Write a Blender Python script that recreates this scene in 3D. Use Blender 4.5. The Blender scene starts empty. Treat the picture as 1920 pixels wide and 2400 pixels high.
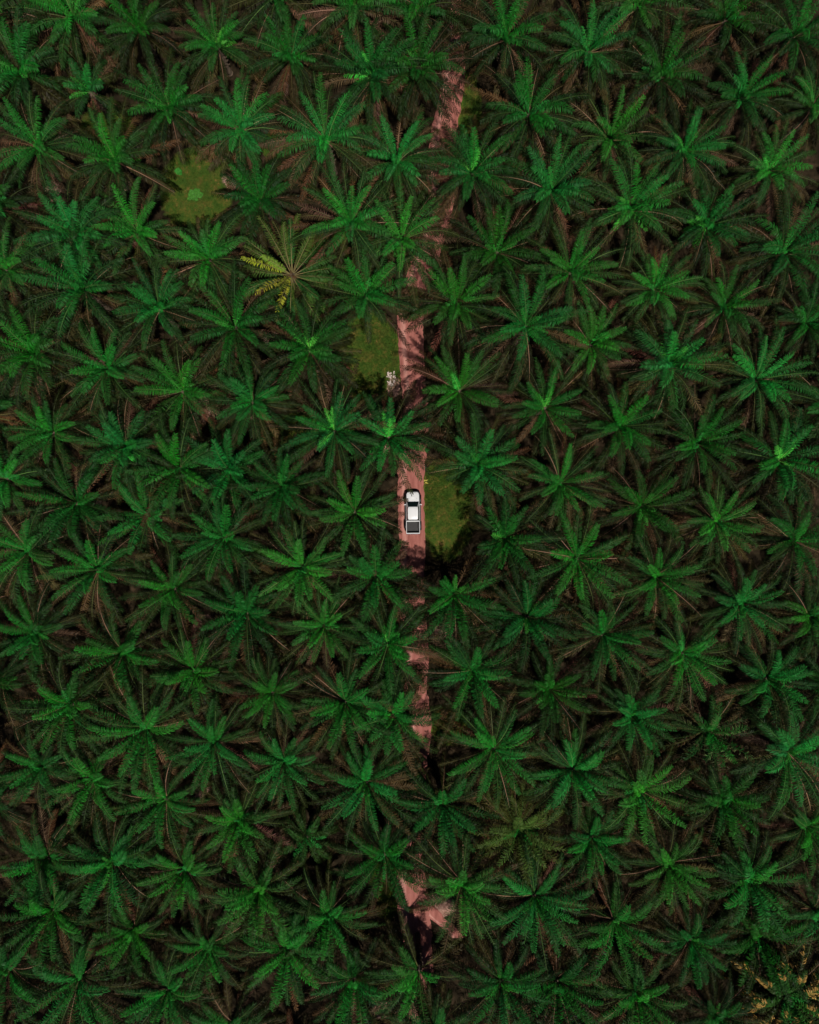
import bpy, bmesh, math, random
import numpy as np
from mathutils import Vector, Matrix, noise
R = math.radians
rng = np.random.default_rng(11)
random.seed(5)
scene = bpy.context.scene
COL = scene.collection

# ------------------------------------------------------------------ camera geometry
F_PX = 1779.0            # focal length in photo pixels (1920 wide)
H = 93.7                 # height of the drone above the ground
def at(px, py, z=0.0):   # photo pixel -> world point at height z
    s = (H - z) / F_PX
    return ((px - 960) * s, (1200 - py) * s, z)

# ------------------------------------------------------------------ helpers
def link(o, parent=None):
    COL.objects.link(o)
    if parent is not None: o.parent = parent
    return o
def tag(o, label=None, cat=None, group=None, kind=None):
    if label: o['label'] = label
    if cat: o['category'] = cat
    if group: o['group'] = group
    if kind: o['kind'] = kind
    return o
def empty(name, loc=(0, 0, 0), rz=0.0):
    o = bpy.data.objects.new(name, None); o.location = loc; o.rotation_euler = (0, 0, rz)
    o.empty_display_size = 0.3
    return link(o)
def mesh_obj(name, bm, mat, parent=None, smooth=False, bevel=0.0):
    me = bpy.data.meshes.new(name)
    if bevel > 0:
        bmesh.ops.bevel(bm, geom=[e for e in bm.edges if len(e.link_faces) == 2 and e.calc_face_angle(0) > 0.5],
                        offset=bevel, segments=2, affect='EDGES', clamp_overlap=True)
    bmesh.ops.recalc_face_normals(bm, faces=bm.faces[:])
    bm.to_mesh(me); bm.free()
    if smooth:
        for p in me.polygons: p.use_smooth = True
    if mat: me.materials.append(mat)
    return link(bpy.data.objects.new(name, me), parent)
def box(bm, x0, x1, y0, y1, z0, z1):
    v = [bm.verts.new((x, y, z)) for z in (z0, z1) for (x, y) in ((x0, y0), (x1, y0), (x1, y1), (x0, y1))]
    for f in ((0, 3, 2, 1), (4, 5, 6, 7), (0, 1, 5, 4), (1, 2, 6, 5), (2, 3, 7, 6), (3, 0, 4, 7)):
        bm.faces.new([v[i] for i in f])
def loft(bm, rings, cap=True, closed=True):
    rows = [[bm.verts.new(p) for p in r] for r in rings]
    n = len(rows[0])
    for a, b in zip(rows[:-1], rows[1:]):
        for i in range(n if closed else n - 1):
            j = (i + 1) % n
            bm.faces.new((a[i], a[j], b[j], b[i]))
    if cap:
        bm.faces.new(rows[0][::-1]); bm.faces.new(rows[-1])
def quad_patch(bm, pts, thick, n):
    """a thin slab from 4+ points, thickness along -n"""
    n = Vector(n).normalized() * thick
    a = [bm.verts.new(p) for p in pts]; b = [bm.verts.new(Vector(p) - n) for p in pts]
    bm.faces.new(a); bm.faces.new(b[::-1])
    k = len(pts)
    for i in range(k):
        j = (i + 1) % k
        bm.faces.new((a[i], b[i], b[j], a[j]))

# ------------------------------------------------------------------ materials
def new_mat(name):
    m = bpy.data.materials.new(name); m.use_nodes = True
    nt = m.node_tree; nt.nodes.clear()
    out = nt.nodes.new('ShaderNodeOutputMaterial')
    return m, nt, out
def N(nt, t, **kw):
    n = nt.nodes.new(t)
    for k, v in kw.items(): setattr(n, k, v)
    return n
def simple(name, col, rough=0.5, metal=0.0, spec=0.5, noise_amt=0.12, nscale=8.0, coat=0.0):
    m, nt, out = new_mat(name)
    p = N(nt, 'ShaderNodeBsdfPrincipled')
    tc = N(nt, 'ShaderNodeTexCoord'); nz = N(nt, 'ShaderNodeTexNoise'); nz.inputs['Scale'].default_value = nscale
    nz.inputs['Detail'].default_value = 4
    mr = N(nt, 'ShaderNodeMapRange')
    mr.inputs['To Min'].default_value = 1 - noise_amt; mr.inputs['To Max'].default_value = 1 + noise_amt
    mx = N(nt, 'ShaderNodeVectorMath', operation='SCALE')
    rgb = N(nt, 'ShaderNodeRGB'); rgb.outputs[0].default_value = (*col, 1)
    L = nt.links.new
    L(tc.outputs['Object'], nz.inputs['Vector']); L(nz.outputs['Fac'], mr.inputs['Value'])
    L(rgb.outputs[0], mx.inputs[0]); L(mr.outputs[0], mx.inputs['Scale'])
    L(mx.outputs[0], p.inputs['Base Color'])
    p.inputs['Roughness'].default_value = rough; p.inputs['Metallic'].default_value = metal
    p.inputs['Specular IOR Level'].default_value = spec
    p.inputs['Coat Weight'].default_value = coat
    L(p.outputs[0], out.inputs[0])
    return m

def leaf_mat(name, vlo=0.58, vhi=1.25, transl=0.18):
    m, nt, out = new_mat(name); L = nt.links.new
    at_ = N(nt, 'ShaderNodeAttribute', attribute_name='Col')
    oi = N(nt, 'ShaderNodeObjectInfo')
    mr = N(nt, 'ShaderNodeMapRange'); mr.inputs['To Min'].default_value = vlo; mr.inputs['To Max'].default_value = vhi
    L(oi.outputs['Random'], mr.inputs['Value'])
    hs = N(nt, 'ShaderNodeHueSaturation')
    m2 = N(nt, 'ShaderNodeMath', operation='MULTIPLY'); m2.inputs[1].default_value = 7.31
    fr = N(nt, 'ShaderNodeMath', operation='FRACT')
    mh = N(nt, 'ShaderNodeMapRange'); mh.inputs['To Min'].default_value = 0.480; mh.inputs['To Max'].default_value = 0.504
    L(oi.outputs['Random'], m2.inputs[0]); L(m2.outputs[0], fr.inputs[0]); L(fr.outputs[0], mh.inputs['Value'])
    L(mh.outputs[0], hs.inputs['Hue']); L(mr.outputs[0], hs.inputs['Value']); L(at_.outputs['Color'], hs.inputs['Color'])
    p = N(nt, 'ShaderNodeBsdfPrincipled'); p.inputs['Roughness'].default_value = 0.50
    p.inputs['Specular IOR Level'].default_value = 0.16
    L(hs.outputs[0], p.inputs['Base Color'])
    tr = N(nt, 'ShaderNodeBsdfTranslucent'); L(hs.outputs[0], tr.inputs['Color'])
    mx = N(nt, 'ShaderNodeMixShader'); mx.inputs[0].default_value = transl
    L(p.outputs[0], mx.inputs[1]); L(tr.outputs[0], mx.inputs[2]); L(mx.outputs[0], out.inputs[0])
    return m
M = {}
M['leaf'] = leaf_mat('palm_leaf')
M['spear'] = leaf_mat("spear_leaf", 1.0, 1.35, 0.3)
M['trunk'] = simple('palm_trunk', (0.10, 0.07, 0.045), 0.9, nscale=5, noise_amt=0.5)
M['paint'] = simple('white_paint', (0.80, 0.80, 0.80), 0.28, nscale=1.5, noise_amt=0.05, coat=0.6)
M['black'] = simple('black_plastic', (0.012, 0.010, 0.011), 0.5, noise_amt=0.3)
M['liner'] = simple('bed_liner', (0.030, 0.028, 0.027), 0.7, noise_amt=0.3, nscale=4)
M['glass'] = simple('dark_glass', (0.006, 0.018, 0.018), 0.06, spec=0.8, noise_amt=0.2)
M['tyre'] = simple('tyre_rubber', (0.015, 0.015, 0.015), 0.85)
M['rim'] = simple('rim_alloy', (0.35, 0.35, 0.36), 0.35, metal=0.9)
M['chrome'] = simple('chrome', (0.55, 0.55, 0.56), 0.22, metal=1.0)
M['lamp'] = simple('headlight_lens', (0.55, 0.58, 0.6), 0.1, spec=0.8)
M['redlens'] = simple('tail_lens', (0.35, 0.01, 0.01), 0.2)
M['chalk'] = simple('white_rubble', (0.72, 0.58, 0.52), 0.9, nscale=6, noise_amt=0.25)
M['dry'] = simple('dry_stems', (0.36, 0.20, 0.16), 0.85, nscale=3, noise_amt=0.4)
M['paper'] = simple('litter', (0.75, 0.68, 0.6), 0.8)
M['yleaf'] = simple('yellow_leaf', (0.42, 0.36, 0.05), 0.7)

# ground
def ground_mat():
    m, nt, out = new_mat('plantation_ground'); L = nt.links.new
    tc = N(nt, 'ShaderNodeTexCoord')
    def nz(scale, detail=6, rough=0.6, off=0.0):
        mp = N(nt, 'ShaderNodeMapping'); mp.inputs['Location'].default_value = (off, off * 1.7, 0)
        L(tc.outputs['Object'], mp.inputs[0])
        n = N(nt, 'ShaderNodeTexNoise'); n.inputs['Scale'].default_value = scale
        n.inputs['Detail'].default_value = detail; n.inputs['Roughness'].default_value = rough
        L(mp.outputs[0], n.inputs['Vector']); return n.outputs['Fac']
    def ramp(fac, stops):
        r = N(nt, 'ShaderNodeValToRGB'); el = r.color_ramp.elements
        while len(el) < len(stops): el.new(0.5)
        for e, (p, c) in zip(el, stops): e.position = p; e.color = (*c, 1)
        L(fac, r.inputs[0]); return r.outputs[0]
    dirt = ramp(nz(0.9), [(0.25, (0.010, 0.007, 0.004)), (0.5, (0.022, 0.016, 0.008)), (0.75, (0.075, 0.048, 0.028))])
    grass = ramp(nz(0.9, 9, 0.78, 9), [(0.34, (0.020, 0.046, 0.007)), (0.47, (0.050, 0.092, 0.012)), (0.58, (0.110, 0.095, 0.018)), (0.66, (0.26, 0.15, 0.055))])
    sand = ramp(nz(3.5, 5, 0.6, 3), [(0.3, (0.22, 0.11, 0.08)), (0.7, (0.50, 0.30, 0.23))])
    ga = N(nt, 'ShaderNodeAttribute', attribute_name='grass'); sa = N(nt, 'ShaderNodeAttribute', attribute_name='sand')
    def edge(att, nfac, amp, lo, hi):
        a = N(nt, 'ShaderNodeMath', operation='MULTIPLY_ADD'); a.inputs[1].default_value = amp
        L(nfac, a.inputs[0]); L(att, a.inputs[2])
        mr = N(nt, 'ShaderNodeMapRange', interpolation_type='SMOOTHSTEP')
        mr.inputs['From Min'].default_value = lo; mr.inputs['From Max'].default_value = hi
        L(a.outputs[0], mr.inputs['Value']); return mr.outputs[0]
    ge = edge(ga.outputs['Fac'], nz(0.55, 7, 0.65, 21), 1.1, 0.85, 1.10)
    se = edge(sa.outputs['Fac'], nz(1.6, 6, 0.7, 40), 0.9, 0.80, 1.05)
    m1 = N(nt, 'ShaderNodeMix', data_type='RGBA'); L(ge, m1.inputs['Factor']); L(dirt, m1.inputs['A']); L(grass, m1.inputs['B'])
    m2 = N(nt, 'ShaderNodeMix', data_type='RGBA'); L(se, m2.inputs['Factor']); L(m1.outputs['Result'], m2.inputs['A']); L(sand, m2.inputs['B'])
    p = N(nt, 'ShaderNodeBsdfPrincipled'); p.inputs['Roughness'].default_value = 0.95
    p.inputs['Specular IOR Level'].default_value = 0.1
    L(m2.outputs['Result'], p.inputs['Base Color'])
    bp = N(nt, 'ShaderNodeBump'); bp.inputs['Distance'].default_value = 0.12; bp.inputs['Strength'].default_value = 0.7
    L(nz(5.0, 8, 0.75, 2), bp.inputs['Height']); L(bp.outputs[0], p.inputs['Normal'])
    L(p.outputs[0], out.inputs[0])
    return m
def road_mat():
    m, nt, out = new_mat('red_dirt_road'); L = nt.links.new
    at_ = N(nt, 'ShaderNodeAttribute', attribute_name='across')   # -1..1 across, so wheel tracks follow the road
    tc = N(nt, 'ShaderNodeTexCoord')
    mp = N(nt, 'ShaderNodeMapping'); mp.inputs['Scale'].default_value = (1.6, 0.28, 1)
    L(tc.outputs['Object'], mp.inputs[0])
    n1 = N(nt, 'ShaderNodeTexNoise'); n1.inputs['Scale'].default_value = 1.6; n1.inputs['Detail'].default_value = 7
    L(mp.outputs[0], n1.inputs['Vector'])
    n2 = N(nt, 'ShaderNodeTexNoise'); n2.inputs['Scale'].default_value = 7; n2.inputs['Detail'].default_value = 6
    L(tc.outputs['Object'], n2.inputs['Vector'])
    r = N(nt, 'ShaderNodeValToRGB'); el = r.color_ramp.elements
    for e, (p_, c) in zip(el, [(0.3, (0.250, 0.084, 0.066)), (0.72, (0.42, 0.160, 0.130))]): e.position = p_; e.color = (*c, 1)
    L(n1.outputs['Fac'], r.inputs[0])
    # pale worn track
    sb = N(nt, 'ShaderNodeMath', operation='ADD'); sb.inputs[1].default_value = 0.55
    L(at_.outputs['Fac'], sb.inputs[0])
    ab = N(nt, 'ShaderNodeMath', operation='ABSOLUTE'); L(sb.outputs[0], ab.inputs[0])
    mr = N(nt, 'ShaderNodeMapRange', interpolation_type='SMOOTHSTEP'); mr.inputs['From Min'].default_value = 0.30; mr.inputs['From Max'].default_value = 0.0
    L(ab.outputs[0], mr.inputs['Value'])
    mm = N(nt, 'ShaderNodeMath', operation='MULTIPLY'); L(mr.outputs[0], mm.inputs[0]); L(n1.outputs['Fac'], mm.inputs[1])
    mx = N(nt, 'ShaderNodeMix', data_type='RGBA'); mx.inputs['B'].default_value = (0.62, 0.32, 0.26, 1)
    L(mm.outputs[0], mx.inputs['Factor']); L(r.outputs[0], mx.inputs['A'])
    ms = N(nt, 'ShaderNodeMapRange'); ms.inputs['To Min'].default_value = 0.8; ms.inputs['To Max'].default_value = 1.2
    L(n2.outputs['Fac'], ms.inputs['Value'])
    vs = N(nt, 'ShaderNodeVectorMath', operation='SCALE'); L(mx.outputs['Result'], vs.inputs[0]); L(ms.outputs[0], vs.inputs['Scale'])
    p = N(nt, 'ShaderNodeBsdfPrincipled'); p.inputs['Roughness'].default_value = 0.9; p.inputs['Specular IOR Level'].default_value = 0.15
    L(vs.outputs[0], p.inputs['Base Color'])
    bp = N(nt, 'ShaderNodeBump'); bp.inputs['Distance'].default_value = 0.03; bp.inputs['Strength'].default_value = 0.5
    L(n2.outputs['Fac'], bp.inputs['Height']); L(bp.outputs[0], p.inputs['Normal'])
    L(p.outputs[0], out.inputs[0])
    return m

# ------------------------------------------------------------------ ground sheet
GRASS = [(460, 442, 80, 95), (868, 835, 78, 100), (1048, 1190, 66, 115), (1098, 245, 30, 70), (1052, 1700, 42, 45),
         (905, 2085, 36, 66), (775, 595, 55, 80), (250, 300, 60, 60), (640, 340, 30, 30), (700, 1010, 60, 40)]
SAND = [(60, 38, 22, 20), (122, 448, 16, 24), (298, 430, 14, 14), (540, 418, 20, 26), (475, 960, 16, 34), (602, 978, 14, 14),
        (480, 1460, 20, 20), (688, 738, 16, 16), (922, 905, 16, 26), (470, 1850, 22, 16), (545, 2160, 14, 22), (1010, 2125, 60, 28),
        (930, 1375, 12, 34), (1040, 1490, 26, 30), (905, 1050, 10, 10), (1066, 110, 24, 16), (900, 2370, 30, 20), (1620, 268, 8, 8)]
def field(X, Y, blobs):
    out = np.zeros_like(X)
    for (px, py, rx, ry) in blobs:
        cx, cy, _ = at(px, py)
        s = H / F_PX
        d = np.sqrt(((X - cx) / (rx * s)) ** 2 + ((Y - cy) / (ry * s)) ** 2)
        out = np.maximum(out, np.clip(1.25 - 0.75 * d ** 2, 0, 1))
    return out
def build_ground():
    def axis(h):
        fine = np.arange(-h, h + 0.01, 0.5)
        far = np.array([8, 20, 50, 120, 300, 700.])
        return np.concatenate([-(h + far[::-1]), fine, h + far])
    xs, ys = axis(60), axis(74)
    X, Y = np.meshgrid(xs, ys)
    Z = np.zeros_like(X)
    for k, (fx, fy, a) in enumerate([(0.31, 0.23, .05), (0.12, 0.4, .05), (0.9, 0.7, .02)]):
        Z += a * np.sin(fx * X + k) * np.cos(fy * Y + 2 * k)
    Z -= 0.13                                    # so the road sheet always lies above it
    nx, ny = len(xs), len(ys)
    co = np.stack([X, Y, Z], -1).reshape(-1, 3)
    idx = np.arange(nx * ny).reshape(ny, nx)
    f = np.stack([idx[:-1, :-1], idx[:-1, 1:], idx[1:, 1:], idx[1:, :-1]], -1).reshape(-1, 4)
    me = bpy.data.meshes.new('ground'); me.from_pydata(co.tolist(), [], f.tolist())
    for nm, bl in (('grass', GRASS), ('sand', SAND)):
        a = me.attributes.new(nm, 'FLOAT', 'POINT')
        a.data.foreach_set('value', field(X, Y, bl).astype(np.float32).ravel())
    me.materials.append(ground_mat())
    for p in me.polygons: p.use_smooth = True
    tag(link(bpy.data.objects.new('ground', me)), 'brown plantation soil with grassy clearings under the palms', kind='structure')
build_ground()

# ------------------------------------------------------------------ road
ROAD = [(1075, -200, 14), (1068, 0, 12), (1067, 60, 13), (1066, 110, 26), (1062, 200, 27), (1042, 300, 30), (1030, 400, 30), (1034, 470, 30), (1012, 560, 31),
        (985, 640, 31), (963, 720, 31), (963, 790, 30), (968, 880, 29), (976, 980, 30), (968, 1060, 31), (963, 1130, 31), (964, 1200, 31),
        (966, 1290, 31), (964, 1380, 30), (970, 1460, 30), (976, 1540, 30), (974, 1610, 26), (984, 1700, 28), (976, 1800, 24), (968, 1900, 24),
        (966, 2000, 25), (964, 2070, 36), (972, 2150, 38), (985, 2260, 30), (990, 2400, 30), (990, 2600, 30)]
def catmull(P, n):
    out = []
    P = [P[0]] + P + [P[-1]]
    for i in range(1, len(P) - 2):
        p0, p1, p2, p3 = map(np.array, (P[i - 1], P[i], P[i + 1], P[i + 2]))
        for k in range(n):
            t = k / n
            out.append(0.5 * (2 * p1 + (p2 - p0) * t + (2 * p0 - 5 * p1 + 4 * p2 - p3) * t * t + (3 * p1 - p0 - 3 * p2 + p3) * t ** 3))
    return out
def road_sheet(name, pts, label, amp=0.22, z0=0.0, seed=0):
    cs = catmull([(at(a, b)[0], at(a, b)[1], w * H / F_PX) for a, b, w in pts], 14)
    verts, faces, acr = [], [], []
    NW = 10
    for i, c in enumerate(cs):
        for j in range(NW + 1):
            u = -1 + 2 * j / NW
            jit = amp * noise.noise(Vector((seed, c[1] * 1.1 + (50 if u > 0 else 0), 0))) + 0.12 * noise.noise(Vector((seed + 9, c[1] * 4 + (50 if u > 0 else 0), 0)))
            x = c[0] + u * (c[2] + jit)
            z = 0.004 + z0 - 0.05 * (1 if abs(abs(u) - 0.5) < 0.12 else 0) * 0.3 - (0.06 if abs(u) > 0.99 else 0)
            verts.append((x, c[1], z)); acr.append(u)
    for i in range(len(cs) - 1):
        for j in range(NW):
            a = i * (NW + 1) + j
            faces.append((a, a + NW + 1, a + NW + 2, a + 1))
    me = bpy.data.meshes.new(name); me.from_pydata(verts, [], faces)
    a = me.attributes.new('across', 'FLOAT', 'POINT'); a.data.foreach_set('value', acr)
    me.materials.append(MROAD)
    o = link(bpy.data.objects.new(name, me))
    # make normals point up
    bm = bmesh.new(); bm.from_mesh(me)
    bmesh.ops.recalc_face_normals(bm, faces=bm.faces[:])
    if bm.faces and sum(f.normal.z for f in bm.faces) < 0: bmesh.ops.reverse_faces(bm, faces=bm.faces[:])
    bm.to_mesh(me); bm.free()
    return tag(o, label, kind='structure')
MROAD = road_mat()
road_sheet('road', ROAD, 'narrow red dirt road running down the middle of the plantation')
road_sheet('side_path', [(984, 2080, 10), (1000, 2120, 16), (1022, 2150, 18), (1050, 2172, 18), (1075, 2200, 14)],
           'short red dirt spur branching off the lower end of the road', z0=-0.004, seed=4)

# ------------------------------------------------------------------ palms
GOLD = 137.508
def unit(v): return v / np.maximum(np.linalg.norm(v, axis=-1, keepdims=True), 1e-9)
class Acc:
    def __init__(s): s.v = []; s.f = []; s.c = []; s.n = 0
    def add(s, verts, faces, cols):
        s.v.append(verts); s.c.append(cols); s.f.extend((faces + s.n).tolist()) if isinstance(faces, np.ndarray) else s.f.extend(
            [tuple(i + s.n for i in f) for f in faces]); s.n += len(verts)
    def mesh(s, name, mat):
        me = bpy.data.meshes.new(name); me.from_pydata(np.concatenate(s.v).tolist(), [], s.f)
        a = me.color_attributes.new('Col', 'FLOAT_COLOR', 'POINT')
        c = np.concatenate(s.c); c = np.concatenate([c, np.ones((len(c), 1))], 1)
        a.data.foreach_set('color', c.astype(np.float32).ravel())
        me.materials.append(mat); return me

def frond(acc, rg, az, e0, bend, L, leafcol, rachcol, nl=44, llen=0.95, plume=1.0, width=0.029, tipcol=None, petiole=0.19, base_r=0.28, curl=0.0, droop=1.0, bare=0.0, patch=False, dull=1.0):
    NR = 13
    t = np.linspace(0, 1, NR)
    el = np.radians(e0 - bend * t ** 1.35)
    a = np.radians(az + curl * t ** 2)
    D = np.stack([np.cos(el) * np.cos(a), np.cos(el) * np.sin(a), np.sin(el)], 1)
    P = np.zeros((NR, 3)); P[1:] = np.cumsum((D[1:] + D[:-1]) / 2, 0) * (L / (NR - 1))
    ce = max(math.cos(math.radians(e0)), 0.15)
    P += np.array([math.cos(math.radians(az)) * base_r * ce, math.sin(math.radians(az)) * base_r * ce, 0.25 * (e0 / 90) - 0.1])
    roll = math.radians(rg.normal(0, 16))
    S = np.stack([-np.sin(a), np.cos(a), 0 * a], 1); U = np.cross(D, S)
    S2 = S * math.cos(roll) + U * math.sin(roll); U2 = np.cross(D, S2)
    # rachis, three-sided, tapering
    w = 0.055 * (1 - t) ** 1.1 + 0.010
    ring = np.stack([P + S2 * w[:, None], P + U2 * w[:, None] * .7, P - S2 * w[:, None]], 1).reshape(-1, 3)
    fs = []
    for i in range(NR - 1):
        for k in range(3):
            k2 = (k + 1) % 3
            fs.append((i * 3 + k, i * 3 + k2, i * 3 + 3 + k2, i * 3 + 3 + k))
    acc.add(ring, fs, np.tile(np.array(rachcol), (len(ring), 1)) * (0.8 + 0.4 * rg.random()))
    # leaflets
    for side in (-1, 1):
        ts = np.linspace(petiole, 0.995, nl) + rg.normal(0, 0.3 / nl, nl)
        ts = np.clip(ts, petiole, 1.0)
        if bare > 0: ts = ts[rg.random(nl) > bare]
        n = len(ts)
        p0 = np.stack([np.interp(ts, t, P[:, k]) for k in range(3)], 1)
        T = unit(np.stack([np.interp(ts, t, D[:, k]) for k in range(3)], 1))
        Sx = unit(np.stack([np.interp(ts, t, S2[:, k]) for k in range(3)], 1)); Ux = np.cross(T, Sx)
        u = (ts - petiole) / (1 - petiole)
        ll = llen * (0.34 + 0.66 * np.clip(u / 0.36, 0, 1) ** 0.9) * (1 - 0.52 * np.clip((u - 0.62) / 0.38, 0, 1) ** 1.8) * (0.9 + 0.2 * rg.random(n))
        al = np.radians(68 - 26 * u + rg.normal(0, 4, n))
        phi = np.radians((np.array([26, -4, -22])[np.arange(n) % 3] * plume) + rg.normal(0, 7, n) + 14)
        d = T * np.cos(al)[:, None] + (Sx * side * np.cos(phi)[:, None] + Ux * np.sin(phi)[:, None]) * np.sin(al)[:, None]
        g = np.array([0, 0, -1.0])
        dr = droop * (0.75 + 0.5 * rg.random(n))[:, None]
        d1 = unit(d + g * 0.12 * dr); d2 = unit(d + g * 1.15 * dr); d3 = unit(d + g * 3.2 * dr)
        lc = ll[:, None]
        p1 = p0 + d1 * lc * 0.38; p2 = p1 + d2 * lc * 0.34; p3 = p2 + d3 * lc * 0.28
        W = unit(T - d * np.sum(T * d, 1, keepdims=True))
        tw = rg.normal(0, 0.35, n)[:, None]
        W = unit(W + np.cross(W, d) * tw)
        wd = width * (0.8 + 0.4 * rg.random(n))[:, None]
        V = np.stack([p0 - W * wd * .5, p0 + W * wd * .5, p1 - W * wd, p1 + W * wd, p2 - W * wd * .8, p2 + W * wd * .8, p3], 1).reshape(-1, 3)
        base = (np.arange(n) * 7)
        q = []
        for b in base.tolist():
            q.append((b, b + 1, b + 3, b + 2)); q.append((b + 2, b + 3, b + 5, b + 4)); q.append((b + 4, b + 5, b + 6))
        c = np.array(leafcol)[None] * (0.75 + 0.5 * rg.random((n, 1)))
        k_ = (0.42 * u ** 1.8)[:, None] * dull; c = c * (1 - k_) + np.array([[0.024, 0.032, 0.008]]) * k_  # duller olive frond ends: part leaf tone, part shade put into the colour
        C = np.repeat(c[:, None], 7, 1)
        if tipcol is not None:
            tc = np.array(tipcol)[None, None]
            wt = np.array([0, 0, .1, .1, .5, .5, 1.0])[None, :, None] * (rg.random((n, 1, 1)) < 0.6)
            if patch:
                c0 = rg.uniform(.35, .95); on = (np.abs(u - c0) < rg.uniform(.05, .15)) & (e0 > 8) & (rg.random(n) < .8)
                wt = np.array([.3, .3, .8, .8, 1, 1, 1.0])[None, :, None] * on[:, None, None]
            C = C * (1 - wt) + tc * wt
        acc.add(V, q, C.reshape(-1, 3))

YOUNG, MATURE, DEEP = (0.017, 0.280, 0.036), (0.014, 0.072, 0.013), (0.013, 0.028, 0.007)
OLIVE, BROWN, RUST = (0.040, 0.042, 0.011), (0.135, 0.082, 0.034), (0.19, 0.098, 0.053)
def mixc(a, b, f): return tuple(x * (1 - f) + y * f for x, y in zip(a, b))
CLEAR = [(412, 512, 372, 505), (402, 500, 420, 520), (830, 938, 785, 925), (862, 940, 762, 925), (942, 984, 800, 955), (942, 993, 1092, 1285), (995, 1072, 1100, 1265), (1020, 1052, 285, 350),
         (952, 990, 625, 680), (948, 985, 2055, 2150), (1002, 1046, 2125, 2172), (960, 992, 1515, 1560), (966, 1002, 1682, 1728),
         (1040, 1062, 100, 124), (1085, 1110, 215, 270), (950, 990, 1395, 1420)]
COVER = [(-60, 98), (130, 190), (484, 550), (575, 615), (688, 752), (962, 1086), (1300, 1395), (1425, 1505), (1560, 1678), (1735, 2045), (2165, 2460)]
def road_x(py):
    for (a, b, _), (c, d, _) in zip(ROAD[:-1], ROAD[1:]):
        if b <= py <= d: return a + (c - a) * (py - b) / (d - b)
    return 980
def frond_ok(base, az, e0, bend, L):
    if base is None: return L
    bx, by, bz = base; mj = random.uniform(-26, 10)
    el = math.radians(max(e0 - bend * .5, 5)); reach = 0.3 + L * 1.25 * math.cos(el)
    X = bx + reach * math.cos(math.radians(az)); Y = by + reach * math.sin(math.radians(az))
    px = 960 + X * F_PX / (H - 4); py = 1200 - Y * F_PX / (H - 4)
    if e0 < 45 and abs(px - road_x(py)) < 62 and any(a < py < b for a, b in COVER): L *= 1.25
    for _ in range(6):
        bad = False; el = math.radians(e0); r_ = 0.25; z = bz
        for q in range(1, 13):
            el = math.radians(e0 - bend * (q / 12) ** 1.35); r_ += L / 12 * math.cos(el); z += L / 12 * math.sin(el)
            X = bx + r_ * math.cos(math.radians(az)); Y = by + r_ * math.sin(math.radians(az))
            px = 960 + X * F_PX / (H - z); py = 1200 - Y * F_PX / (H - z)
            m = mj if q > 3 else -5
            if any(a - m < px < b + m and c - m < py < d_ + m for a, b, c, d_ in CLEAR): bad = True; break
            gx = 960 + (X - z * .170) * F_PX / H; gy = 1200 - (Y + z * .458) * F_PX / H      # where its shadow lands
            if q > 3 and any(c > 1085 and a < gx < b and c + 4 < gy < d_ - 4 for a, b, c, d_ in CLEAR): bad = True; break
        if not bad: return L
        L *= 0.9
    return 0
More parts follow.
